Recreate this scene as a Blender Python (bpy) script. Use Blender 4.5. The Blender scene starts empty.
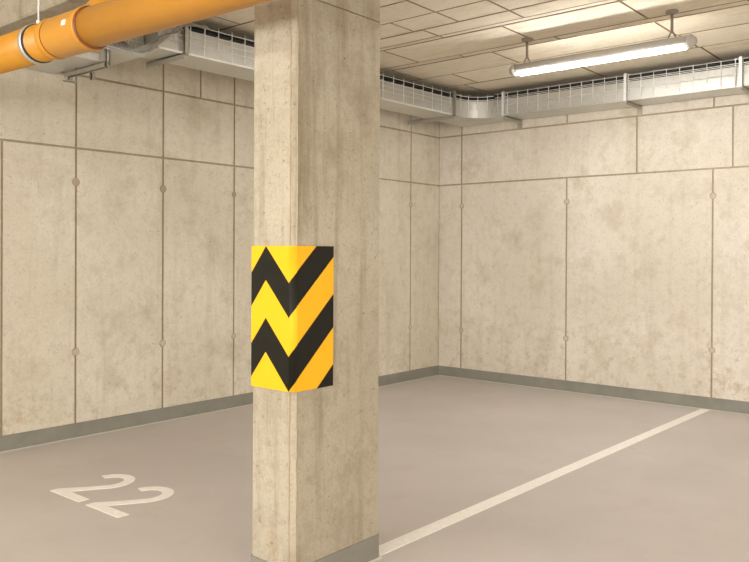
import bpy, bmesh, math, random
from mathutils import Vector, Matrix
random.seed(7)
SC = bpy.context.scene
COL = SC.collection
PI = math.pi

# ------------------------------------------------------------------ helpers
def box(bm, x0, x1, y0, y1, z0, z1, mi=0, bev=0.0, seg=2, front=None, side=1):
    vs = [bm.verts.new((x, y, z)) for x in (x0, x1) for y in (y0, y1) for z in (z0, z1)]
    idx = [(0, 1, 3, 2), (4, 6, 7, 5), (0, 4, 5, 1), (2, 3, 7, 6), (0, 2, 6, 4), (1, 5, 7, 3)]
    fs = [bm.faces.new([vs[i] for i in f]) for f in idx]
    for i, f in enumerate(fs): f.material_index = mi if front in (None, i) else side
    if bev > 0:
        es = list({e for f in fs for e in f.edges})
        r = bmesh.ops.bevel(bm, geom=es, offset=bev, segments=seg, affect='EDGES', profile=0.5)
        for f in r['faces']: f.material_index = mi
    return vs

def tube(bm, pts, r, n=10, mi=0, cap=True):
    pts = [Vector(p) for p in pts]
    rr = r if isinstance(r, (list, tuple)) else [r] * len(pts)
    t0 = (pts[1] - pts[0]).normalized()
    a = Vector((0, 0, 1)) if abs(t0.z) < 0.9 else Vector((1, 0, 0))
    u = t0.cross(a).normalized()
    rings = []
    for i, p in enumerate(pts):
        if i == 0: t = pts[1] - pts[0]
        elif i == len(pts) - 1: t = pts[-1] - pts[-2]
        else: t = (pts[i + 1] - pts[i]).normalized() + (pts[i] - pts[i - 1]).normalized()
        t.normalize()
        u = (u - t * u.dot(t)).normalized(); v = t.cross(u)
        rings.append([bm.verts.new(p + (u * math.cos(2 * PI * k / n) + v * math.sin(2 * PI * k / n)) * rr[i]) for k in range(n)])
    for a_, b_ in zip(rings[:-1], rings[1:]):
        for k in range(n):
            f = bm.faces.new((a_[k], a_[(k + 1) % n], b_[(k + 1) % n], b_[k])); f.smooth = True; f.material_index = mi
    if cap:
        for rg in (rings[0][::-1], rings[-1]):
            f = bm.faces.new(rg); f.material_index = mi

def revolve_y(bm, prof, cx, zf, n=56, mi=0, closed=False):
    """profile of (y, r); axis runs along y at x=cx, z=zf(y)"""
    rings = []
    for y, r in prof:
        rings.append([bm.verts.new((cx + r * math.cos(2 * PI * k / n), y, zf(y) + r * math.sin(2 * PI * k / n))) for k in range(n)])
    pr = list(zip(rings[:-1], rings[1:]))
    if closed: pr.append((rings[-1], rings[0]))
    for a_, b_ in pr:
        for k in range(n):
            f = bm.faces.new((a_[k], b_[k], b_[(k + 1) % n], a_[(k + 1) % n])); f.smooth = True; f.material_index = mi
    if not closed:
        for rg in (rings[0], rings[-1]):
            f = bm.faces.new(rg); f.material_index = mi

def prism(bm, poly, z0, z1, mi=0):
    a = [bm.verts.new((x, y, z0)) for x, y in poly]; b = [bm.verts.new((x, y, z1)) for x, y in poly]
    fs = [bm.faces.new(a[::-1]), bm.faces.new(b)]
    for i in range(len(poly)):
        j = (i + 1) % len(poly); fs.append(bm.faces.new((a[i], a[j], b[j], b[i])))
    for f in fs: f.material_index = mi
    return fs

def obj(name, bm, mats, parent=None, label=None):
    bmesh.ops.recalc_face_normals(bm, faces=bm.faces[:])
    q = parent
    while q:                      # shapes are drawn in room coordinates; keep them where they are under their parent
        bmesh.ops.translate(bm, vec=-q.location, verts=bm.verts[:]); q = q.parent
    me = bpy.data.meshes.new(name); bm.to_mesh(me); bm.free()
    o = bpy.data.objects.new(name, me); COL.objects.link(o)
    for m in (mats if isinstance(mats, (list, tuple)) else [mats]): me.materials.append(m)
    if parent: o.parent = parent
    if label: o['label'] = label
    return o

def tag(o, label, cat, group=None):
    o['label'] = label; o['category'] = cat
    if group: o['group'] = group
    return o

def thing(name, label, cat, loc, group=None):
    o = bpy.data.objects.new(name, None); o.empty_display_size = 0.1
    COL.objects.link(o); o.location = loc
    return tag(o, label, cat, group)

def structure(o, label, cat):
    o['kind'] = 'structure'; o['label'] = label; o['category'] = cat
    return o
B = bmesh.new

# ------------------------------------------------------------------ materials
def new_mat(name):
    m = bpy.data.materials.new(name); m.use_nodes = True
    nt = m.node_tree; bs = nt.nodes['Principled BSDF']
    return m, nt, bs
def node(nt, t, **kw):
    n = nt.nodes.new(t)
    for k, v in kw.items():
        if k in n.inputs.keys(): n.inputs[k].default_value = v
        else: setattr(n, k, v)
    return n
def mixc(nt, a, b, fac, mode='MIX'):
    n = nt.nodes.new('ShaderNodeMix'); n.data_type = 'RGBA'; n.blend_type = mode
    for s, v in ((6, a), (7, b), (0, fac)):
        if isinstance(v, (int, float)): n.inputs[s].default_value = v
        elif isinstance(v, tuple): n.inputs[s].default_value = (*v, 1)
        else: nt.links.new(v, n.inputs[s])
    return n.outputs[2]
def ramp(nt, src, p0, p1, v0=0.0, v1=1.0):
    n = nt.nodes.new('ShaderNodeMapRange'); n.clamp = True
    for i, v in ((1, p0), (2, p1), (3, v0), (4, v1)): n.inputs[i].default_value = v
    nt.links.new(src, n.inputs[0]); return n.outputs[0]
def coords(nt, scale=(1, 1, 1), loc=(0, 0, 0)):
    tc = nt.nodes.new('ShaderNodeTexCoord'); mp = nt.nodes.new('ShaderNodeMapping')
    mp.inputs['Scale'].default_value = scale; mp.inputs['Location'].default_value = loc
    nt.links.new(tc.outputs['Object'], mp.inputs['Vector']); return mp.outputs[0]
def noise(nt, vec, scale, detail=4, rough=0.6):
    n = nt.nodes.new('ShaderNodeTexNoise'); n.inputs['Scale'].default_value = scale
    n.inputs['Detail'].default_value = detail; n.inputs['Roughness'].default_value = rough
    nt.links.new(vec, n.inputs['Vector']); return n.outputs[0]
def math_(nt, op, a, b=None):
    n = nt.nodes.new('ShaderNodeMath'); n.operation = op
    for i, v in ((0, a), (1, b)):
        if v is None: continue
        if isinstance(v, (int, float)): n.inputs[i].default_value = v
        else: nt.links.new(v, n.inputs[i])
    return n.outputs[0]

def concrete(name, base, light, dark, streak=0.35, foot=0.0, pore=0.5, off=(0, 0, 0), grain=(1, 1, 1), rust=(0.46, 0.32, 0.19)):
    m, nt, bs = new_mat(name)
    v = coords(nt, grain, off)
    c = mixc(nt, base, light, ramp(nt, noise(nt, v, 1.3, 6, 0.62), 0.42, 0.68))
    c = mixc(nt, c, dark, ramp(nt, noise(nt, v, 2.6, 7, 0.68), 0.50, 0.78, 0, 0.85))
    c = mixc(nt, c, dark, ramp(nt, noise(nt, v, 11.0, 6, 0.75), 0.50, 0.74, 0, 0.40))
    vs = coords(nt, (5.0, 5.0, 0.35), (off[0] + 3.1, 0.7, 0.2))
    st = math_(nt, 'MULTIPLY', ramp(nt, noise(nt, vs, 1.6, 5, 0.65), 0.52, 0.78), streak)
    c = mixc(nt, c, dark, st)
    if foot > 0:
        tc = nt.nodes.new('ShaderNodeTexCoord'); sx = nt.nodes.new('ShaderNodeSeparateXYZ')
        nt.links.new(tc.outputs['Object'], sx.inputs[0])
        low = ramp(nt, sx.outputs[2], 0.0, 1.1, 1.0, 0.0)
        bl = ramp(nt, noise(nt, v, 5.5, 9, 0.78), 0.52, 0.66)
        c = mixc(nt, c, rust, math_(nt, 'MULTIPLY', math_(nt, 'MULTIPLY', low, bl), foot))
    sp = ramp(nt, noise(nt, v, 48.0, 3, 0.6), 0.63, 0.72, 0, pore * 0.9)
    c = mixc(nt, c, tuple(q * 0.55 for q in dark), sp)
    fine = noise(nt, v, 70.0, 4, 0.7)
    c = mixc(nt, c, tuple(q * 0.8 for q in dark), ramp(nt, fine, 0.48, 0.74, 0, 0.30))
    nt.links.new(c, bs.inputs['Base Color'])
    bs.inputs['Roughness'].default_value = 0.85
    bs.inputs['Specular IOR Level'].default_value = 0.25
    bp = node(nt, 'ShaderNodeBump', Strength=0.18, Distance=0.01)
    h = math_(nt, 'SUBTRACT', math_(nt, 'ADD', fine, math_(nt, 'MULTIPLY', noise(nt, v, 9.0, 4, 0.6), 1.5)), math_(nt, 'MULTIPLY', sp, 1.5))
    nt.links.new(h, bp.inputs['Height']); nt.links.new(bp.outputs[0], bs.inputs['Normal'])
    return m

def plain(name, col, rough=0.5, metal=0.0, var=0.06, scale=20.0, bump=0.0, spec=0.5, grain=(1, 1, 1)):
    m, nt, bs = new_mat(name)
    v = coords(nt, grain)
    nz = noise(nt, v, scale, 4, 0.6)
    lo = tuple(max(0, q * (1 - var)) for q in col); hi = tuple(min(1, q * (1 + var)) for q in col)
    nt.links.new(mixc(nt, lo, hi, ramp(nt, nz, 0.3, 0.7)), bs.inputs['Base Color'])
    bs.inputs['Roughness'].default_value = rough; bs.inputs['Metallic'].default_value = metal
    bs.inputs['Specular IOR Level'].default_value = spec
    if bump:
        bp = node(nt, 'ShaderNodeBump', Strength=bump, Distance=0.005)
        nt.links.new(nz, bp.inputs['Height']); nt.links.new(bp.outputs[0], bs.inputs['Normal'])
    return m

WB, WL, WD = (0.655, 0.592, 0.472), (0.755, 0.700, 0.585), (0.430, 0.355, 0.235)
RB_, RL_ = (0.668, 0.606, 0.505), (0.765, 0.705, 0.615)
M = {}
M['wall_l'] = concrete('cast concrete left', WB, WL, WD, 0.40, 0.55)
M['wall_r'] = concrete('cast concrete right', RB_, RL_, WD, 0.32, 0.75, off=(4.2, 1.3, 2.2))
M['joint'] = concrete('stained panel joint', (0.33, 0.245, 0.150), (0.40, 0.30, 0.19), (0.22, 0.16, 0.09), 0.3, 0, 0.3)
M['wall_joint'] = concrete('stained wall joint', (0.40, 0.315, 0.21), (0.50, 0.41, 0.29), (0.25, 0.185, 0.105), 0.5, 0, 0.3)
M['plug'] = concrete('tie hole mortar plug', (0.40, 0.32, 0.21), (0.48, 0.39, 0.27), (0.28, 0.22, 0.14), 0.1, 0, 0.2)
M['plug_pale'] = concrete('pale tie hole mortar plug', (0.53, 0.46, 0.36), (0.60, 0.53, 0.42), (0.36, 0.29, 0.20), 0.1, 0, 0.2)
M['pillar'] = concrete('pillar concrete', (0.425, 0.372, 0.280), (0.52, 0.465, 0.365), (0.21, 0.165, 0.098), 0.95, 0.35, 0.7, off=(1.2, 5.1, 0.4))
M['ceil'] = concrete('board cast ceiling', (0.74, 0.66, 0.52), (0.82, 0.745, 0.61), (0.50, 0.42, 0.29), 0.0, 0, 0.35, grain=(1.6, 0.45, 1))
M['ceil_b'] = concrete('board cast ceiling darker board', (0.69, 0.61, 0.475), (0.77, 0.695, 0.56), (0.47, 0.39, 0.27), 0.0, 0, 0.35, off=(2, 7, 1), grain=(1.6, 0.45, 1))
M['ceil_c'] = concrete('board cast ceiling pale board', (0.77, 0.69, 0.555), (0.84, 0.77, 0.64), (0.52, 0.44, 0.31), 0.0, 0, 0.3, off=(5, 3, 1), grain=(1.6, 0.45, 1))
M['skirt'] = plain('grey painted skirting', (0.240, 0.230, 0.190), 0.55, var=0.10, scale=6)
M['seal'] = plain('pale sealant', (0.66, 0.62, 0.53), 0.6, scale=30)
M['paint'] = plain('white road paint', (0.90, 0.87, 0.81), 0.6, var=0.05, scale=25, bump=0.1)
M['orange'] = plain('orange plastic pipe', (0.55, 0.245, 0.024), 0.38, var=0.05, scale=3, spec=0.35)
M['orange_dk'] = plain('brown rubber seal', (0.20, 0.06, 0.02), 0.5, var=0.1)
M['rubber'] = plain('black rubber lining', (0.015, 0.012, 0.010), 0.6)
M['white'] = plain('white paper sticker', (0.85, 0.85, 0.82), 0.5)
M['cable'] = plain('black cable sheath', (0.012, 0.011, 0.010), 0.5)
M['conduit'] = plain('grey flexible cable', (0.27, 0.255, 0.21), 0.5, var=0.2)
M['wire'] = plain('zinc plated wire', (0.84, 0.83, 0.80), 0.4, metal=0.1, var=0.05)
M['steel'] = plain('galvanised bracket steel', (0.44, 0.41, 0.34), 0.42, metal=0.55, var=0.10, scale=12)
M['lamp_body'] = plain('grey lamp housing', (0.46, 0.42, 0.37), 0.45, var=0.04)
M['lamp_dark'] = plain('brown grey lamp bracket', (0.26, 0.215, 0.165), 0.5, var=0.05)

def galvanised():
    m, nt, bs = new_mat('galvanised duct sheet')
    v = coords(nt)
    vo = nt.nodes.new('ShaderNodeTexVoronoi'); vo.inputs['Scale'].default_value = 70
    nt.links.new(v, vo.inputs['Vector'])
    sx = nt.nodes.new('ShaderNodeSeparateColor'); nt.links.new(vo.outputs['Color'], sx.inputs[0])
    c = mixc(nt, (0.62, 0.615, 0.575), (0.68, 0.675, 0.635), sx.outputs[0])
    c = mixc(nt, c, (0.52, 0.50, 0.45), ramp(nt, noise(nt, v, 2.2, 5), 0.5, 0.75, 0, 0.6))
    nt.links.new(c, bs.inputs['Base Color'])
    bs.inputs['Metallic'].default_value = 0.62
    nt.links.new(ramp(nt, sx.outputs[1], 0, 1, 0.30, 0.335), bs.inputs['Roughness'])
    bp = node(nt, 'ShaderNodeBump', Strength=0.05, Distance=0.01)
    nt.links.new(noise(nt, v, 4, 2), bp.inputs['Height']); nt.links.new(bp.outputs[0], bs.inputs['Normal'])
    return m
M['galv'] = galvanised()

def floor_mat():
    m, nt, bs = new_mat('coated garage floor')
    v = coords(nt)
    c = mixc(nt, (0.520, 0.475, 0.445), (0.585, 0.535, 0.500), ramp(nt, noise(nt, v, 0.7, 5, 0.6), 0.35, 0.68))
    c = mixc(nt, c, (0.455, 0.415, 0.355), ramp(nt, noise(nt, v, 2.4, 7, 0.7), 0.52, 0.78, 0, 0.5))
    c = mixc(nt, c, (0.38, 0.34, 0.285), ramp(nt, noise(nt, v, 90, 3, 0.6), 0.55, 0.75, 0, 0.22))
    nt.links.new(c, bs.inputs['Base Color'])
    bs.inputs['Roughness'].default_value = 0.55
    bs.inputs['Specular IOR Level'].default_value = 0.35
    bp = node(nt, 'ShaderNodeBump', Strength=0.06, Distance=0.004)
    nt.links.new(noise(nt, v, 60, 3), bp.inputs['Height']); nt.links.new(bp.outputs[0], bs.inputs['Normal'])
    return m
M['floor'] = floor_mat()

def chevron():
    m, nt, bs = new_mat('yellow and black chevron foam')
    uv = nt.nodes.new('ShaderNodeUVMap'); sx = nt.nodes.new('ShaderNodeSeparateXYZ')
    nt.links.new(uv.outputs[0], sx.inputs[0])
    # u = zigzag lift at this place (m), v = distance below the top edge (m)
    d = math_(nt, 'DIVIDE', math_(nt, 'ADD', sx.outputs[1], sx.outputs[0]), 0.332)
    fr = math_(nt, 'FRACT', math_(nt, 'ADD', d, 4.0))
    blk = math_(nt, 'LESS_THAN', fr, 0.475)
    nz = noise(nt, coords(nt), 12, 3)
    y = mixc(nt, (0.86, 0.455, 0.012), (0.90, 0.485, 0.018), nz)
    nt.links.new(mixc(nt, y, (0.012, 0.011, 0.007), blk), bs.inputs['Base Color'])
    bs.inputs['Roughness'].default_value = 0.55; bs.inputs['Specular IOR Level'].default_value = 0.2
    return m
M['chevron'] = chevron()

def emitter(strength, base=(0.9, 0.88, 0.84, 1)):
    m, nt, bs = new_mat('glowing lamp diffuser')
    bs.inputs['Base Color'].default_value = base
    bs.inputs['Roughness'].default_value = 0.4
    bs.inputs['Emission Color'].default_value = (1.0, 0.99, 0.97, 1)
    bs.inputs['Emission Strength'].default_value = strength
    return m
M['glow'] = emitter(116.0)
M['lens'] = emitter(0.30, (0.55, 0.53, 0.50, 1))

# ------------------------------------------------------------------ room shell
XR = 8.149          # right wall plane
YL, YM = 6.075, 5.763   # left wall plane, and its thicker stretch next to the corner
XJ = 6.15
ZC = 3.45
X0, Y0 = -6.0, -5.0
GV = 0.0085
G = 0.009           # half a joint
ZJ1, ZJ2 = 2.408, 3.015

bm = B(); box(bm, X0 - .2, XR + .2, Y0 - .2, YL + .3, -0.2, 0.0)
structure(obj('floor', bm, M['floor']), 'smooth beige grey coated garage floor', 'floor')

def panels_y(bm, yf, xs, z0, z1):      # panels facing -y
    for a, b in zip(xs[:-1], xs[1:]):
        box(bm, a + GV, b - GV, yf, yf + 0.02, z0 + G, z1 - G, 0, front=2)
def panels_x(bm, xf, ys, z0, z1):      # panels facing -x
    for a, b in zip(ys[:-1], ys[1:]):
        box(bm, xf, xf + 0.02, a + GV, b - GV, z0 + G, z1 - G, 0, front=0)

bm = B()
box(bm, X0, XJ, YL + 0.009, YL + 0.25, 0, ZC, 1)
far = [X0] + [2.775 - 0.84 * k for k in range(9, 0, -1)]
panels_y(bm, YL, far + [2.775, 3.386, 4.237, 5.07, 5.90, XJ], 0, ZJ1)
panels_y(bm, YL, far + [3.386, 4.237, 5.07, 5.90, XJ], ZJ1, ZJ2)
panels_y(bm, YL, far + [3.386, 4.237, 4.655, 5.07, 5.90, XJ], ZJ2, ZC)
box(bm, XJ, XR, YM + 0.009, YL + 0.25, 0, ZC, 1)
box(bm, XJ - 0.011, XJ, YM, YL + 0.1, 0, ZC, 0)
for z0, z1 in ((0, ZJ1), (ZJ1, ZJ2), (ZJ2, ZC)):
    panels_y(bm, YM, [XJ, 6.73, 7.56, XR + 0.02], z0, z1)
wl = structure(obj('wall_left', bm, [M['wall_l'], M['wall_joint']]), 'left concrete wall with tall panels, tie holes and joints', 'wall')

bm = B()
box(bm, XR + 0.009, XR + 0.25, Y0, YL + 0.25, 0, ZC, 1)
far = [Y0, -3.87, -2.3, -0.72]
panels_x(bm, XR, far + [0.85, 2.425, 4.003, 5.415, YM], 0, ZJ1)
panels_x(bm, XR, far + [0.5, 2.24, 3.2, 5.418, YM], ZJ1, ZJ2)
panels_x(bm, XR, far + [0.85, 2.42, 4.003, 5.418, YM], ZJ2, ZC)
wr = structure(obj('wall_right', bm, [M['wall_r'], M['wall_joint']]), 'right concrete wall with broad panels behind the lamp', 'wall')

bm = B(); box(bm, X0 - .25, X0, Y0, YL + .25, 0, ZC)
structure(obj('wall_back', bm, M['wall_l']), 'concrete wall behind the viewer', 'wall')
bm = B(); box(bm, X0, XR + .25, Y0 - .25, Y0, 0, ZC)
structure(obj('wall_front', bm, M['wall_l']), 'concrete wall on the near side of the garage', 'wall')

def plug(parent, axis, c, r, m):
    bm = B(); n = 20
    prof = [(0.004, r), (0.0015, r * 0.97), (0.0005, r * 0.90), (0.0028, r * 0.80), (0.0034, r * 0.3)]
    rings = []
    for d, rr in prof:
        ring = []
        for k in range(n):
            a = 2 * PI * k / n; p, q = rr * math.cos(a), rr * math.sin(a)
            ring.append(bm.verts.new((c[0] + p, c[1] - 0.004 + d, c[2] + q) if axis == 'y' else (c[0] - 0.004 + d, c[1] + p, c[2] + q)))
        rings.append(ring)
    for i, (a_, b_) in enumerate(zip(rings[:-1], rings[1:])):
        for k in range(n): bm.faces.new((a_[k], a_[(k + 1) % n], b_[(k + 1) % n], b_[k])).material_index = 1 if i < 3 else 0
    bm.faces.new(rings[-1])
    obj('tie_hole_plug', bm, [m, M['wall_joint']], parent)
for x in (3.386, 4.237, 5.07):
    plug(wl, 'y', (x, YL, 2.126), 0.036 if x < 5 else 0.028, M['plug'])
    plug(wl, 'y', (x, YL, 0.715), 0.034 if x < 5 else 0.028, M['plug_pale'])
for z in (2.134, 0.651): plug(wl, 'y', (7.56, YM, z), 0.034, M['plug_pale'])
for y in (5.415, 4.003, 2.425):
    for z in (2.138, 0.595): plug(wr, 'x', (XR, y, z), 0.034, M['plug_pale'])

# ceiling: cast in boards of uneven width running towards the left wall
bm = B()
box(bm, X0, XR + .2, Y0, YL + .2, ZC + 0.008, ZC + 0.25, 3)
GC = 0.0105
strips = [(-6.0, -4.2, [1.2]), (-4.2, -2.4, [-1, 2.5]), (-2.4, -0.9, [0.5, 3.5]), (-0.9, 0.5, [-2, 2.2]), (0.5, 1.7, [0.2, 4]), (1.7, 2.7, [1.5]),
          (2.7, 3.45, [0.9, 4.2]), (3.45, 4.28, [1.3, 3.1, 5.05]), (4.28, 4.66, [2.4, 4.6]), (4.66, 5.03, [0.8, 3.6]), (5.03, 5.36, [1.5, 3.13, 3.6, 4.06]),
          (5.36, 5.60, [1.1, 2.37, 3.13, 3.97]), (5.60, 5.68, [0.3, 2.37, 3.97]), (5.68, 6.25, [0.9, 2.37, 3.39, 4.67]),
          (6.25, 6.36, [1.62, 3.2, 4.2]), (6.36, 6.88, [0.6, 2.36, 3.9, 5.1]), (6.88, 7.4, [1.2, 2.34, 4.71]), (7.4, 8.149, [2.32, 3.5, 4.9])]
for a, b, ys in strips:
    yy = [Y0] + [y for y in (-3.6, -1.9) if y < ys[0] - 0.4] + ys + [YL]
    for c, d in zip(yy[:-1], yy[1:]):
        dz = random.uniform(0, 0.003)
        box(bm, a + GC, b - GC, c + GC, d - GC, ZC - dz, ZC + 0.02, random.choice((0, 0, 0, 0, 1, 2)), front=4, side=3)
structure(obj('ceiling', bm, [M['ceil'], M['ceil_b'], M['ceil_c'], M['joint']]), 'pale board-marked concrete ceiling', 'ceiling')

# downstand beam over the pillar row
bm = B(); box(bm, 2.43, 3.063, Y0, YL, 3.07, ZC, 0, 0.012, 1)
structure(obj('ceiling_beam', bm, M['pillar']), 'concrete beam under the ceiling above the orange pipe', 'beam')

# skirtings with a pale sealant bead at the floor
SK = 0.1215
def skirting(name, bm, bs, label):
    o = structure(obj(name, bm, M['skirt']), label, 'skirting'); obj('sealant_bead', bs, M['seal'], o, 'pale sealant bead along the floor'); return o
bm = B(); bs = B()
prism(bm, [(X0, YL - 0.012), (XJ - 0.022, YL - 0.012), (XJ - 0.022, YM - 0.012), (XR - 0.012, YM - 0.012), (XR - 0.012, YM), (XJ - 0.011, YM), (XJ - 0.011, YL), (X0, YL)], 0, SK)
prism(bs, [(X0, YL - 0.030), (XJ - 0.040, YL - 0.030), (XJ - 0.040, YM - 0.030), (XR - 0.030, YM - 0.030), (XR - 0.03, YM - 0.012), (XJ - 0.022, YM - 0.012), (XJ - 0.022, YL - 0.012), (X0, YL - 0.012)], 0, 0.004)
skirting('baseboard_left', bm, bs, 'grey painted skirting along the left wall')
bm = B(); bs = B()
box(bm, XR - 0.012, XR, Y0, YM - 0.012, 0, SK); box(bs, XR - 0.030, XR - 0.012, Y0, YM - 0.03, 0, 0.004)
skirting('baseboard_right', bm, bs, 'grey painted skirting along the right wall')

# ------------------------------------------------------------------ pillar
PX0, PX1, PY0, PY1 = 2.452, 3.064, 2.527, 2.807
CH = 0.023
def oct_(o, ch):
    x0, x1, y0, y1 = PX0 - o, PX1 + o, PY0 - o, PY1 + o
    a, b = ch
    return [(x0, y0 + a), (x0 + a, y0), (x1 - b, y0), (x1, y0 + b), (x1, y1 - b), (x1 - b, y1), (x0 + b, y1), (x0, y1 - b)]
bm = B()
fs = prism(bm, oct_(0, (CH, 0.012)), 0, 2.712)
fs = prism(bm, oct_(0.0, (CH, 0.012)), 2.718, 3.07)
fs = prism(bm, oct_(-0.006, (CH, 0.012)), 2.70, 2.73, 1)
pil = tag(obj('concrete_pillar', bm, [M['pillar'], M['joint']]), 'stained concrete pillar standing free with a chevron guard on its corner', 'pillar')
# rough arris: slim fins of cement where the chamfer strip met the formwork
bm = B()
for (x, y) in ((PX0, PY0 + CH), (PX0 + CH, PY0)):
    zz = 0.13; pts = []; rr = []
    while zz < 2.70:
        pts.append((x + random.uniform(-.0012, .0012), y + random.uniform(-.0012, .0012), zz)); rr.append(random.uniform(0.0018, 0.0042)); zz += 0.045
    tube(bm, pts, rr, 6)
obj('chamfer_ridge', bm, M['plug'], pil)
bm = B(); prism(bm, oct_(0.005, (CH, 0.012)), 0, SK)
obj('painted_base', bm, M['skirt'], pil, 'grey painted band at the foot')
bm = B(); prism(bm, oct_(0.016, (CH, 0.012)), 0, 0.004)
obj('sealant_bead', bm, M['seal'], pil)

# chevron corner guard: bent sheet, zigzag held in the UVs (u = lift, v = drop from the top)
def guard():
    bm = B(); uvl = bm.loops.layers.uv.new('UVMap')
    t = 0.006; z0, z1 = 0.922, 1.580
    x, y = PX0, PY0
    # outline from the far end of the left face round the corner to the right face: (inner pt, outward normal, lift)
    pts = [((x, PY1 - 0.004), (-1, 0), -0.125), ((x, 2.703), (-1, 0), 0.0), ((x, y + CH), (-1, 0), -0.168)]
    N = 5
    for k in range(1, N):
        a = (PI / 2) * k / N; g = k / N; bl = math.sin(PI * g) * 0.004
        n = (-math.cos(a), -math.sin(a))
        pts.append(((x + CH * g + n[0] * bl, y + CH * (1 - g) + n[1] * bl), n, -0.168 + 0.059 * g))
    pts.append(((x + CH, y), (0, -1), -0.109))
    pts.append(((2.709, y), (0, -1), 0.108))
    cols = []
    for (p, n, l) in pts:
        q = (p[0] + n[0] * t, p[1] + n[1] * t)
        cols.append((bm.verts.new((*p, z0)), bm.verts.new((*q, z0)), bm.verts.new((*q, z1)), bm.verts.new((*p, z1)), l))
    def quad(vs, us, sm):
        f = bm.faces.new(vs); f.smooth = sm
        for lp, u in zip(f.loops, us): lp[uvl].uv = u
    h = z1 - z0
    for i, (a, b) in enumerate(zip(cols[:-1], cols[1:])):
        sm = 2 <= i < 2 + N
        quad((a[1], b[1], b[2], a[2]), ((a[4], h), (b[4], h), (b[4], 0), (a[4], 0)), sm)
        quad((a[3], b[3], b[0], a[0]), ((a[4], 0), (b[4], 0), (b[4], h), (a[4], h)), False)
        quad((a[2], b[2], b[3], a[3]), ((a[4], 0), (b[4], 0), (b[4], 0), (a[4], 0)), False)
        quad((a[0], b[0], b[1], a[1]), ((a[4], h), (b[4], h), (b[4], h), (a[4], h)), False)
    for c, o in ((cols[0], 0), (cols[-1], 1)):
        quad((c[0], c[1], c[2], c[3]), ((c[4], h), (c[4], h), (c[4], 0), (c[4], 0)), False)
    return tag(obj('corner_guard', bm, M['chevron']), 'yellow and black zigzag striped corner guard wrapped on the pillar', 'corner guard')
guard()

# ------------------------------------------------------------------ floor paint
bm = B(); prism(bm, [(3.068, 2.533), (8.116, 2.428), (8.116, 2.516), (3.068, 2.628)], 0, 0.0025)
tag(obj('parking_line', bm, M['paint']), 'white painted bay line running from the pillar to the right wall', 'line marking')

def digit_two(bm, ox, oy):
    # u runs towards -y (reading direction), v runs towards +x
    P = lambda u, v: (ox + v, oy - u)
    W, H, T = 0.355, 0.535, 0.074
    cen = []
    cx, cy, rx, ry = 0.104, 0.362, 0.124, 0.137
    foot = (0.050, 0.040); th = 0.0
    for k in range(0, 700):       # where a straight stroke to the foot leaves the bowl without a kink
        a = -k * 0.1 * PI / 180; p = (cx + rx * math.cos(a), cy + ry * math.sin(a)); tx, ty = math.sin(a) * rx, -math.cos(a) * ry
        if (foot[0] - p[0]) * ty - (foot[1] - p[1]) * tx < 0: th = a; break
    a0 = math.radians(168)
    for k in range(0, 23):
        a = a0 + (th - a0) * k / 22
        cen.append((cx + rx * math.cos(a), cy + ry * math.sin(a)))
    e = cen[-1]
    cen += [(e[0] + (foot[0] - e[0]) * q, e[1] + (foot[1] - e[1]) * q) for q in (0.5, 0.999)]
    L, R = [], []
    for i, c in enumerate(cen):
        a = Vector(cen[max(i - 1, 0)]); b = Vector(cen[min(i + 1, len(cen) - 1)])
        t = (b - a).normalized(); n = Vector((-t.y, t.x)) * T / 2
        L.append((c[0] + n.x, c[1] + n.y)); R.append((c[0] - n.x, c[1] - n.y))
    out = []
    for p, q in zip(L[:-1], L[1:]):
        out.append(p)
        if q[1] < T:
            k = (p[1] - T) / (p[1] - q[1]); out.append((p[0] + (q[0] - p[0]) * k, T)); break
    out += [(W, T), (W, 0.0), (0.0, 0.0), (0.0, T * 0.8)]
    out += [q for q in R if q[1] > T][::-1]
    prism(bm, [P(*q) for q in out], 0.0, 0.0025)
num = thing('bay_number', 'white bay number 22 painted on the floor left of the pillar', 'floor number', (2.53, 4.45, 0))
for oy in (4.848, 4.410):
    bm = B(); digit_two(bm, 2.526, oy); obj('digit', bm, M['paint'], num)

# ------------------------------------------------------------------ orange drain pipe
PCX = 2.10
pz = lambda y: 2.693 + 0.020 * (y - 4.62)
pipe = thing('drain_pipe', 'thick orange plastic drain pipe hung below the ceiling, crossing in front of the pillar', 'pipe', (PCX, 4.0, pz(4.0)))
bm = B(); revolve_y(bm, [(YL - 0.002, 0.100), (3.95, 0.100)], PCX, pz)
obj('pipe_barrel', bm, M['orange'], pipe)
bm = B(); revolve_y(bm, [(4.005, 0.100), (4.000, 0.106), (3.985, 0.109), (3.970, 0.107), (3.962, 0.1015), (3.950, 0.1015), (3.94, 0.1055), (3.66, 0.1075), (3.640, 0.112), (3.618, 0.112), (3.612, 0.108), (3.611, 0.096)], PCX, pz)
obj('socket', bm, M['orange'], pipe)
bm = B(); revolve_y(bm, [(3.955, 0.1045), (3.951, 0.1045)], PCX, pz)
obj('seam', bm, M['orange_dk'], pipe)
bm = B(); revolve_y(bm, [(3.613, 0.1075), (3.606, 0.106), (3.603, 0.0985)], PCX, pz)
obj('sealing_ring', bm, M['orange_dk'], pipe, 'dark rubber ring at the socket mouth')
bm = B(); revolve_y(bm, [(3.60, 0.0985), (-1.0, 0.0985)], PCX, pz)
obj('pipe_barrel', bm, M['orange'], pipe)
bm = B()
d = Vector((0.30, -0.80, 0.52)).normalized(); s = Vector((PCX + 0.01, 3.80, pz(3.8) + 0.02))
tube(bm, [s, s + d * 0.30, s + d * 0.305, s + d * 0.32, s + d * 0.40, s + d * 0.405], [0.060, 0.060, 0.068, 0.070, 0.070, 0.063], 32)
e = s + d * 0.40
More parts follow.
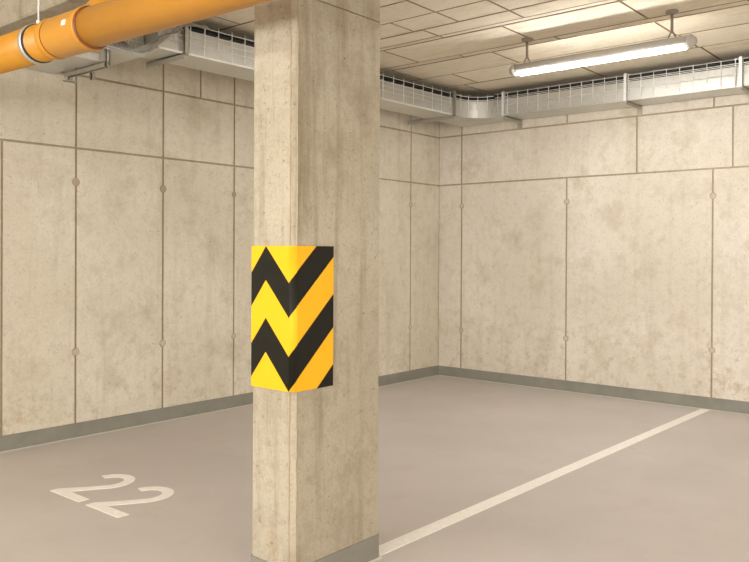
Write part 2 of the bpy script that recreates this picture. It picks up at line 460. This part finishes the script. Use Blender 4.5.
tube(bm, [e, e + d * 0.10, e + d * 0.10 + Vector((0.02, -0.06, 0.09)), e + d * 0.10 + Vector((0.02, -0.07, 0.30)), (e.x + d.x * 0.1 + 0.02, e.y + d.y * 0.1 - 0.07, ZC)], 0.055, 32)
obj('branch_pipe', bm, M['orange'], pipe)
# sticker curved on the socket
bm = B(); n = 6
a0, a1 = math.radians(163), math.radians(178)
g = []
for k in range(n + 1):
    a = a0 + (a1 - a0) * k / n
    g.append([bm.verts.new((PCX + r * math.cos(a), y, pz(y) + r * math.sin(a))) for (r, y) in ((0.1090, 3.685), (0.1090, 3.722), (0.106, 3.722), (0.106, 3.685))])
for a_, b_ in zip(g[:-1], g[1:]):
    for k in range(4): bm.faces.new((a_[k], a_[(k + 1) % 4], b_[(k + 1) % 4], b_[k]))
bm.faces.new(g[0]); bm.faces.new(g[-1])
obj('sticker', bm, M['white'], pipe, 'small white paper sticker')

CY = 4.165
cl = thing('pipe_clamp', 'galvanised ring clamp with black lining hanging the orange pipe on a rod', 'pipe clamp', (PCX, CY, pz(CY)))
bm = B(); revolve_y(bm, [(CY + 0.020, 0.1035), (CY + 0.020, 0.1085), (CY - 0.012, 0.1085), (CY - 0.012, 0.1035)], PCX, pz, closed=True)
obj('ring', bm, M['galv'], cl)
bm = B(); revolve_y(bm, [(CY + 0.024, 0.0985), (CY + 0.024, 0.1038), (CY - 0.026, 0.1045), (CY - 0.030, 0.0985)], PCX, pz, closed=True)
obj('rubber_lining', bm, M['rubber'], cl)
bm = B(); tube(bm, [(PCX, CY, pz(CY) + 0.105), (PCX, CY, ZC)], 0.005, 10)
obj('threaded_rod', bm, M['wire'], cl)
bm = B(); tube(bm, [(PCX, CY, pz(CY) + 0.104), (PCX, CY, pz(CY) + 0.128)], 0.012, 6)
obj('nut', bm, M['white'], cl)

# ------------------------------------------------------------------ tube lamp on two stems
LX, LZ, LR = 6.165, 3.188, 0.052
LY0, LY1 = 1.985, 3.565
def lamp(label):
    t = thing('tube_lamp', label, 'lamp', (LX, (LY0 + LY1) / 2, ZC))
    def half(bm, r, a0, a1, y0, y1, n=20):
        A = [(LX + r * math.cos(a0 + (a1 - a0) * k / n), LZ + r * 0.95 * math.sin(a0 + (a1 - a0) * k / n)) for k in range(n + 1)]
        a = [bm.verts.new((x, y0, z)) for x, z in A]; b = [bm.verts.new((x, y1, z)) for x, z in A]
        for k in range(n):
            f = bm.faces.new((a[k], a[k + 1], b[k + 1], b[k])); f.smooth = True
        bm.faces.new((a[0], b[0], b[n], a[n])); bm.faces.new(a); bm.faces.new(b[::-1])
    bm = B(); half(bm, LR, math.radians(-18), math.radians(198), LY0 + 0.03, LY1 - 0.03)
    obj('housing', bm, M['lamp_body'], t)
    bm = B(); half(bm, LR * 0.985, math.radians(196), math.radians(344), LY0 + 0.045, LY1 - 0.045)
    obj('diffuser', bm, M['lens'], t, 'softly glowing white diffuser')
    for a in (236, 304):
        a = math.radians(a); rx, rz = LX + LR * 0.93 * math.cos(a), LZ + LR * 0.90 * math.sin(a)
        bm = B(); tube(bm, [(rx, LY0 + 0.06, rz), (rx, LY0 + 0.075, rz), (rx, LY1 - 0.075, rz), (rx, LY1 - 0.06, rz)], [0.006, 0.0115, 0.0115, 0.006], 14)
        obj('lamp_tube', bm, M['glow'], t, 'glaring white tube')
    for y, s in ((LY0 + 0.03, -1), (LY1 - 0.03, 1)):
        bm = B(); revolve_y(bm, [(y + s * -0.012, LR * 1.03), (y + s * 0.012, LR * 1.03), (y + s * 0.024, LR * 0.92), (y + s * 0.030, LR * 0.60), (y + s * 0.045, LR * 0.58), (y + s * 0.050, LR * 0.4)], LX, lambda q: LZ, 28)
        obj('end_cap', bm, M['lamp_body'], t)
    for y in (2.150, 3.418):
        bm = B(); tube(bm, [(LX, y, LZ + LR + 0.034), (LX, y, ZC - 0.02)], 0.0115, 14)
        st = obj('stem', bm, M['lamp_dark'], t)
        bm = B(); tube(bm, [(LX, y, ZC - 0.030), (LX, y, ZC - 0.022), (LX, y, ZC - 0.012), (LX, y, ZC)], [0.018, 0.044, 0.048, 0.048], 24)
        obj('ceiling_plate', bm, M['lamp_dark'], st)
        bm = B()
        for s in (-1, 1):
            tube(bm, [(LX, y + s * 0.002, LZ + LR + 0.046), (LX, y + s * 0.012, LZ + LR + 0.034), (LX, y + s * 0.024, LZ + LR + 0.012), (LX, y + s * 0.030, LZ + LR - 0.012)], 0.0065, 8)
        obj('fork', bm, M['lamp_dark'], st)
    return t
l0 = lamp('lit white tube lamp on two stems below the ceiling at upper right')
def copy_thing(r, dx, dy, label):
    c = r.copy(); COL.objects.link(c); c.location = r.location + Vector((dx, dy, 0)); c['label'] = label
    for ch in list(r.children):
        k = ch.copy(); COL.objects.link(k); k.parent = c
        for g in ch.children:
            q = g.copy(); COL.objects.link(q); q.parent = k
    return c
for dx, dy, where in ((0.0, -4.6, 'farther along the right wall, behind the viewer'), (-6.4, 0.6, 'over the lane left of the pillar'), (-6.4, -4.6, 'over the lane behind the viewer')):
    copy_thing(l0, dx, dy, 'added out-of-view lit tube lamp on two stems ' + where)  # unseen copies of the lamp, added to brighten the room

# ------------------------------------------------------------------ ducts
ZB, ZT = 3.117, 3.312
XF = 7.785
# left run: front edge is not quite parallel with the wall
ax0, ax1 = 3.54, 7.345
fy = lambda x: 5.142 + (5.040 - 5.142) * (x - 3.75) / (7.25 - 3.75)
DD = 0.362
dl = thing('air_duct', 'long flat galvanised duct along the left wall, running behind the pillar', 'duct', ((ax0 + ax1) / 2, 5.3, ZB))
bm = B(); prism(bm, [(ax0, fy(ax0)), (ax1, fy(ax1)), (ax1, fy(ax1) + DD), (ax0, fy(ax0) + DD)], ZB, ZT)
obj('duct_body', bm, M['galv'], dl)
bm = B(); prism(bm, [(ax0, fy(ax0) - 0.010), (ax1, fy(ax1) - 0.010), (ax1, fy(ax1)), (ax0, fy(ax0))], ZB - 0.001, ZB + 0.013)
obj('bottom_lip', bm, M['wire'], dl, 'bright folded lip along the lower front edge')
# elbow in the corner with a rounded inner bend
RB = 0.30
ex, ey = XF - RB, fy(ax1) - RB           # bend starts at x=ex on the left run and ends at y=ey on the right run
ycen = fy(ax1) - RB
poly = [(ax1, fy(ax1))]
for k in range(0, 17):
    a = PI / 2 - (PI / 2) * k / 16
    poly.append((ex + RB * math.cos(a), ey + RB * math.sin(a)))
poly += [(XR - 0.003, ey), (XR - 0.003, fy(ax1) + DD), (ax1, fy(ax1) + DD)]
de = thing('duct_elbow', 'galvanised duct elbow with a rounded inner bend in the wall corner', 'duct', (7.8, 5.2, ZB))
bm = B(); fs = prism(bm, poly, ZB, ZT)
for f in fs:
    if len(f.verts) == 4 and abs(f.normal.z) < 0.1: f.smooth = True
eo = obj('elbow_body', bm, M['galv'], de)
eo.data.set_sharp_from_angle(angle=math.radians(35))
bm = B()
mid = [(p[0] - 0.0, p[1], ZB + 0.105) for p in poly[:18]]
tube(bm, mid, 0.0035, 6)
obj('seam', bm, M['galv'], de)
for nm, bx in (('flange', (ax1 - 0.012, ax1 + 0.012, fy(ax1) - 0.008, fy(ax1) + DD + 0.004, ZB - 0.006, ZT + 0.006)), ('flange', (XF - 0.008, XR - 0.003, ey - 0.012, ey + 0.012, ZB - 0.006, ZT + 0.006))):
    bm = B(); box(bm, *bx); obj(nm, bm, M['galv'], de)
# right run
yr0, yr1 = -3.0, ey - 0.012
dr = thing('air_duct', 'flat galvanised duct along the top of the right wall behind the lamp', 'duct', (8.0, 1.0, ZB))
bm = B(); box(bm, XF, XR - 0.003, yr0, yr1, ZB, ZT); obj('duct_body', bm, M['galv'], dr)
bm = B(); box(bm, XF - 0.008, XF, yr0, yr1, ZB - 0.001, ZB + 0.010); obj('bottom_lip', bm, M['galv'], dr)
# offset section and lower branch at the left, half hidden by the orange pipe
bm = B(); box(bm, 3.075, 3.535, 5.325, YL - 0.003, 3.076, 3.30, 0, 0.004, 1)
do = tag(obj('duct_section', bm, M['galv']), 'short galvanised duct section reaching the left wall behind the orange pipe', 'duct')
bm = B(); box(bm, 2.78, 3.19, 5.39, YL - 0.015, 2.985, 3.046, 0, 0.004, 1)
tag(obj('flat_duct', bm, M['galv']), 'thin flat galvanised duct just under the orange pipe by the left wall', 'duct')

# ------------------------------------------------------------------ wire mesh trays standing in front of the ducts
ZM = 3.386
def mesh_tray(path, uprights, zs, label, r=0.004):
    t = thing('wire_mesh_tray', label, 'cable tray', (path[0][0], path[0][1], ZM))
    for z in zs:
        bm = B(); tube(bm, [(x, y, z) for x, y in path], r, 6)
        obj('long_wire', bm, M['wire'], t)
    for i, (x, y, ox, oy) in enumerate(uprights):
        bm = B()
        zb = ZB + 0.012 if i % 3 else ZB + 0.075
        tube(bm, [(x, y, zb), (x, y, ZM - 0.05), (x, y, ZM)], r, 6)
        # hook lying back over the duct
        tube(bm, [(x, y, ZT + 0.006), (x + ox * 0.30, y + oy * 0.30, ZT + 0.006)], 0.0022, 6)
        obj('cross_wire', bm, M['wire'], t)
    return t
o = 0.016
ups = []
x = 3.69
while x < 7.33:
    ups.append((x, fy(x) - o, 0, 1)); x += 0.137 if x < 5.2 else 0.165
mesh_tray([(3.60, fy(3.60) - o), (ax1 - 0.02, fy(ax1 - .02) - o)], ups, (ZM - 0.030, 3.300, 3.255, 3.205), 'long wire mesh tray holding cables on the left wall duct')
ups = []; pth = []
for k in range(0, 13):
    a = PI / 2 - (PI / 2) * k / 12
    pth.append((ex + (RB - o) * math.cos(a), ey + (RB - o) * math.sin(a)))
for k in (1, 4, 7, 10): 
    a = PI / 2 - (PI / 2) * k / 12
    ups.append((pth[k][0], pth[k][1], math.cos(a), math.sin(a)))
mesh_tray([(ax1 + 0.02, pth[0][1])] + pth, ups, (ZM - 0.028, 3.318), 'curved wire mesh tray piece at the duct elbow')
ups = []; y = 4.68
while y > -2.9:
    ups.append((XF - o, y, 1, 0)); y -= 0.128
mesh_tray([(XF - o, ey - 0.02), (XF - o, yr0)], ups, (ZM - 0.012, 3.334, 3.318, 3.235), 'wire mesh tray holding cables on the right wall duct')
ups = [(3.12 + 0.065 * k, 5.318, 0, 1) for k in range(7)]
t = thing('wire_mesh_tray', 'short wire mesh piece in front of the duct behind the orange pipe', 'cable tray', (3.3, 5.31, 3.3))
for z in (3.34, 3.27, 3.19, 3.10):
    bm = B(); tube(bm, [(3.08, 5.3225, z), (3.54, 5.3225, z - 0.01)], 0.003, 6)
    obj('long_wire', bm, M['wire'], t)
for (x, y, a, b) in ups:
    bm = B(); tube(bm, [(x, y, 3.09), (x + 0.012, y - 0.006, 3.18), (x - 0.006, y - 0.003, 3.27), (x + 0.004, y, 3.36)], 0.003, 6)
    obj('cross_wire', bm, M['wire'], t)

# black cables lying on the ducts inside the mesh
def run(off, z, r, x_from, label):
    pts = [(x_from, fy(x_from) + off, z)]
    x = x_from + 0.4
    while x < ax1 - 0.1:
        pts.append((x, fy(x) + off + random.uniform(-.003, .003), z + random.uniform(-.002, .002))); x += 0.4
    rr = RB - off
    for k in range(0, 13):
        a = PI / 2 - (PI / 2) * k / 12
        pts.append((ex + (RB + off) * math.cos(a), ey + (RB + off) * math.sin(a), z))
    y = ey - 0.4
    while y > yr0:
        pts.append((XF + off, y, z + random.uniform(-.002, .002))); y -= 0.4
    bm = B(); tube(bm, pts, r, 10)
    tag(obj('power_cable', bm, M['cable']), label, 'cable')
run(0.020, ZT + 0.018, 0.0155, 3.62, 'lower black cable lying behind the mesh on the ducts')
run(0.020, ZT + 0.0505, 0.0155, 3.66, 'upper black cable stacked at the front of the mesh above the ducts')
run(0.060, ZT + 0.023, 0.014, 3.60, 'black cable lying second from the mesh on top of the ducts')
run(0.060, ZT + 0.056, 0.014, 3.64, 'uppermost black cable set back from the mesh above the ducts')

# grey cables spilling from the end of the tray down to the short duct
for k in range(7):
    a = random.uniform(-1, 1); b = random.uniform(-1, 1)
    p = [(3.88 + 0.02 * k, fy(3.88) - 0.040, 3.352 + 0.006 * (k % 3)), (3.77 + 0.03 * a, 5.085 + 0.01 * b, 3.340 + 0.012 * b),
         (3.66 + 0.02 * b, 5.075 - 0.010 * (k % 3), 3.27 + 0.015 * a), (3.55 + 0.02 * a, 5.085 + 0.01 * a, 3.185 + 0.015 * b), (3.46 + 0.010 * k - 0.03, 5.12, 3.105 + 0.012 * a),
         (3.41 + 0.012 * k - 0.04, 5.20, 3.075 + 0.008 * b), (3.36 - 0.015 * k, 5.27, 3.085 + 0.02 * (k % 4)), (3.27 - 0.015 * k, 5.285, 3.13 + 0.03 * (k % 4)), (3.17 - 0.01 * k, 5.285, 3.16 + 0.03 * (k % 5))]
    # smooth the path
    P = [Vector(q) for q in p]; sm = []
    for i in range(len(P) - 1):
        p0, p1, p2, p3 = P[max(i - 1, 0)], P[i], P[i + 1], P[min(i + 2, len(P) - 1)]
        for s in range(6):
            u = s / 6
            sm.append(0.5 * ((2 * p1) + (p2 - p0) * u + (2 * p0 - 5 * p1 + 4 * p2 - p3) * u * u + (3 * p1 - p0 - 3 * p2 + p3) * u ** 3))
    sm.append(P[-1])
    bm = B(); tube(bm, sm, random.choice((0.006, 0.007, 0.0085)), 8)
    tag(obj('flexible_cable', bm, M['conduit']), 'grey flexible cable in the bundle hanging off the tray end under the orange pipe', 'cable', 'grey cables spilling off the tray end')

# ------------------------------------------------------------------ brackets: an upright in front of the mesh and an arm under the duct
def bracket(kind, p, label, zt=3.392):
    t = thing('duct_bracket', label, 'bracket', (p[0], p[1], ZB), 'duct brackets')
    if kind == 'right':
        y = p[1]
        bm = B(); box(bm, XF - 0.034, XF - 0.028, y - 0.017, y + 0.017, ZB - 0.012, zt); box(bm, XF - 0.034, XF - 0.010, y - 0.017, y - 0.012, ZB - 0.012, zt)
        obj('upright', bm, M['wire'], t)
        bm = B(); box(bm, XF - 0.034, XR - 0.002, y - 0.020, y + 0.020, ZB - 0.008, ZB - 0.002); box(bm, XF - 0.034, XR - 0.002, y - 0.020, y - 0.014, ZB - 0.040, ZB - 0.002)
        obj('arm', bm, M['steel'], t)
        bm = B(); box(bm, XR - 0.008, XR, y - 0.03, y + 0.03, ZB - 0.10, ZB - 0.002); obj('wall_plate', bm, M['steel'], t)
    else:
        x, yf, yw = p[0], fy(p[0]), p[1]
        bm = B(); box(bm, x - 0.020, x + 0.020, yf - 0.034, yf - 0.028, ZB - 0.012, zt); box(bm, x - 0.020, x - 0.014, yf - 0.034, yf - 0.012, ZB - 0.012, zt)
        obj('upright', bm, M['steel'], t)
        bm = B(); box(bm, x - 0.022, x + 0.022, yf - 0.034, yw, ZB - 0.008, ZB - 0.002); box(bm, x - 0.022, x - 0.016, yf - 0.034, yw, ZB - 0.045, ZB - 0.002)
        obj('arm', bm, M['steel'], t)
        bm = B(); tube(bm, [(x, yw - 0.03, ZB - 0.03), (x, yw - 0.03, ZC)], 0.005, 8); obj('hanger_rod', bm, M['steel'], t)
    return t
bracket('right', (XF, 3.172), 'steel bracket below the middle of the tube lamp holding the right wall duct')
bracket('right', (XF, 4.602), 'steel bracket next to the elbow on the right wall duct')
bracket('right', (XF, 2.068), 'steel bracket at the right edge of view on the right wall duct')
bracket('right', (XF, 0.6), 'steel bracket farther along the right wall duct, past the edge of view')
bracket('left', (3.775, 5.62), 'steel bracket by the grey cable bundle on the left wall duct')
bracket('left', (5.62, 5.58), 'steel bracket behind the pillar on the left wall duct')
bracket('left', (7.40 - 0.02, 5.66), 'steel bracket just left of the elbow on the left wall duct')
t = thing('duct_bracket', 'trapeze bracket under the orange pipe carrying the thin flat duct', 'bracket', (3.22, 5.4, 2.96), 'duct brackets')
bm = B(); box(bm, 3.215, 3.250, 5.340, 5.346, 2.955, 3.10); box(bm, 3.215, 3.221, 5.340, 5.375, 2.955, 3.10); box(bm, 3.244, 3.250, 5.340, 5.375, 2.955, 3.10)
obj('upright', bm, M['steel'], t)
bm = B(); box(bm, 3.200, 3.240, 5.34, 5.93, 2.974, 2.980); box(bm, 3.200, 3.206, 5.34, 5.93, 2.940, 2.980); box(bm, 3.234, 3.240, 5.34, 5.93, 2.940, 2.980)
obj('arm', bm, M['steel'], t)
for x, z0, z1 in ((3.235, 2.915, 2.985), (3.43, 2.955, 3.073)):
    bm = B(); box(bm, x - 0.016, x + 0.016, 5.885, 5.891, z0, z1); box(bm, x - 0.016, x - 0.010, 5.885, 5.915, z0, z1); obj('hanger', bm, M['steel'], t)
bm = B(); box(bm, 3.19, 3.29, 5.87, 5.93, 2.908, 2.916); obj('foot_plate', bm, M['steel'], t)

# ------------------------------------------------------------------ light
def area(name, loc, rot, sx, sy, power, col):
    L = bpy.data.lights.new(name, 'AREA'); L.shape = 'RECTANGLE'; L.size = sx; L.size_y = sy; L.energy = power; L.color = col
    o = bpy.data.objects.new(name, L); COL.objects.link(o); o.location = loc; o.rotation_euler = rot
    return o
# daylight from the drive-in opening on the lane side of the garage
area('entrance_daylight', (X0 + 0.02, 0.2, 1.9), (0, -PI / 2, 0), 1.4, 6.0, 370, (0.97, 0.985, 1.0))
area('lane_fill', (2.0, Y0 + 0.02, 1.35), (PI / 2, 0, 0), 7.0, 2.5, 80, (1.0, 0.99, 0.97))  # added soft fill before the near wall, which has no opening

w = bpy.data.worlds.new('garage air'); SC.world = w; w.use_nodes = True
w.node_tree.nodes['Background'].inputs[0].default_value = (0.9, 0.85, 0.75, 1)
w.node_tree.nodes['Background'].inputs[1].default_value = 0.3

# ------------------------------------------------------------------ camera
f, yaw, pitch, roll, y0 = 781.7558, 0.6973, -0.00596, -0.00495, 257.539
fw = Vector((math.cos(yaw) * math.cos(pitch), math.sin(yaw) * math.cos(pitch), math.sin(pitch)))
r = fw.cross(Vector((0, 0, 1))).normalized(); d = fw.cross(r)
r2 = math.cos(roll) * r + math.sin(roll) * d; d2 = -math.sin(roll) * r + math.cos(roll) * d
cam = bpy.data.cameras.new('camera'); co = bpy.data.objects.new('camera', cam); COL.objects.link(co)
m = Matrix((r2, -d2, -fw)).transposed().to_4x4(); m.translation = Vector((0, 0, 1.55))
co.matrix_world = m
cam.sensor_fit = 'HORIZONTAL'; cam.sensor_width = 36; cam.lens = 36 * f / 749
cam.shift_y = -(281 - y0) / 749
cam.clip_start = 0.05
SC.camera = co

vs = SC.view_settings
vs.view_transform = 'Standard'; vs.look = 'None'; vs.gamma = 1.0; vs.use_curve_mapping = False
vs.exposure = 0.75
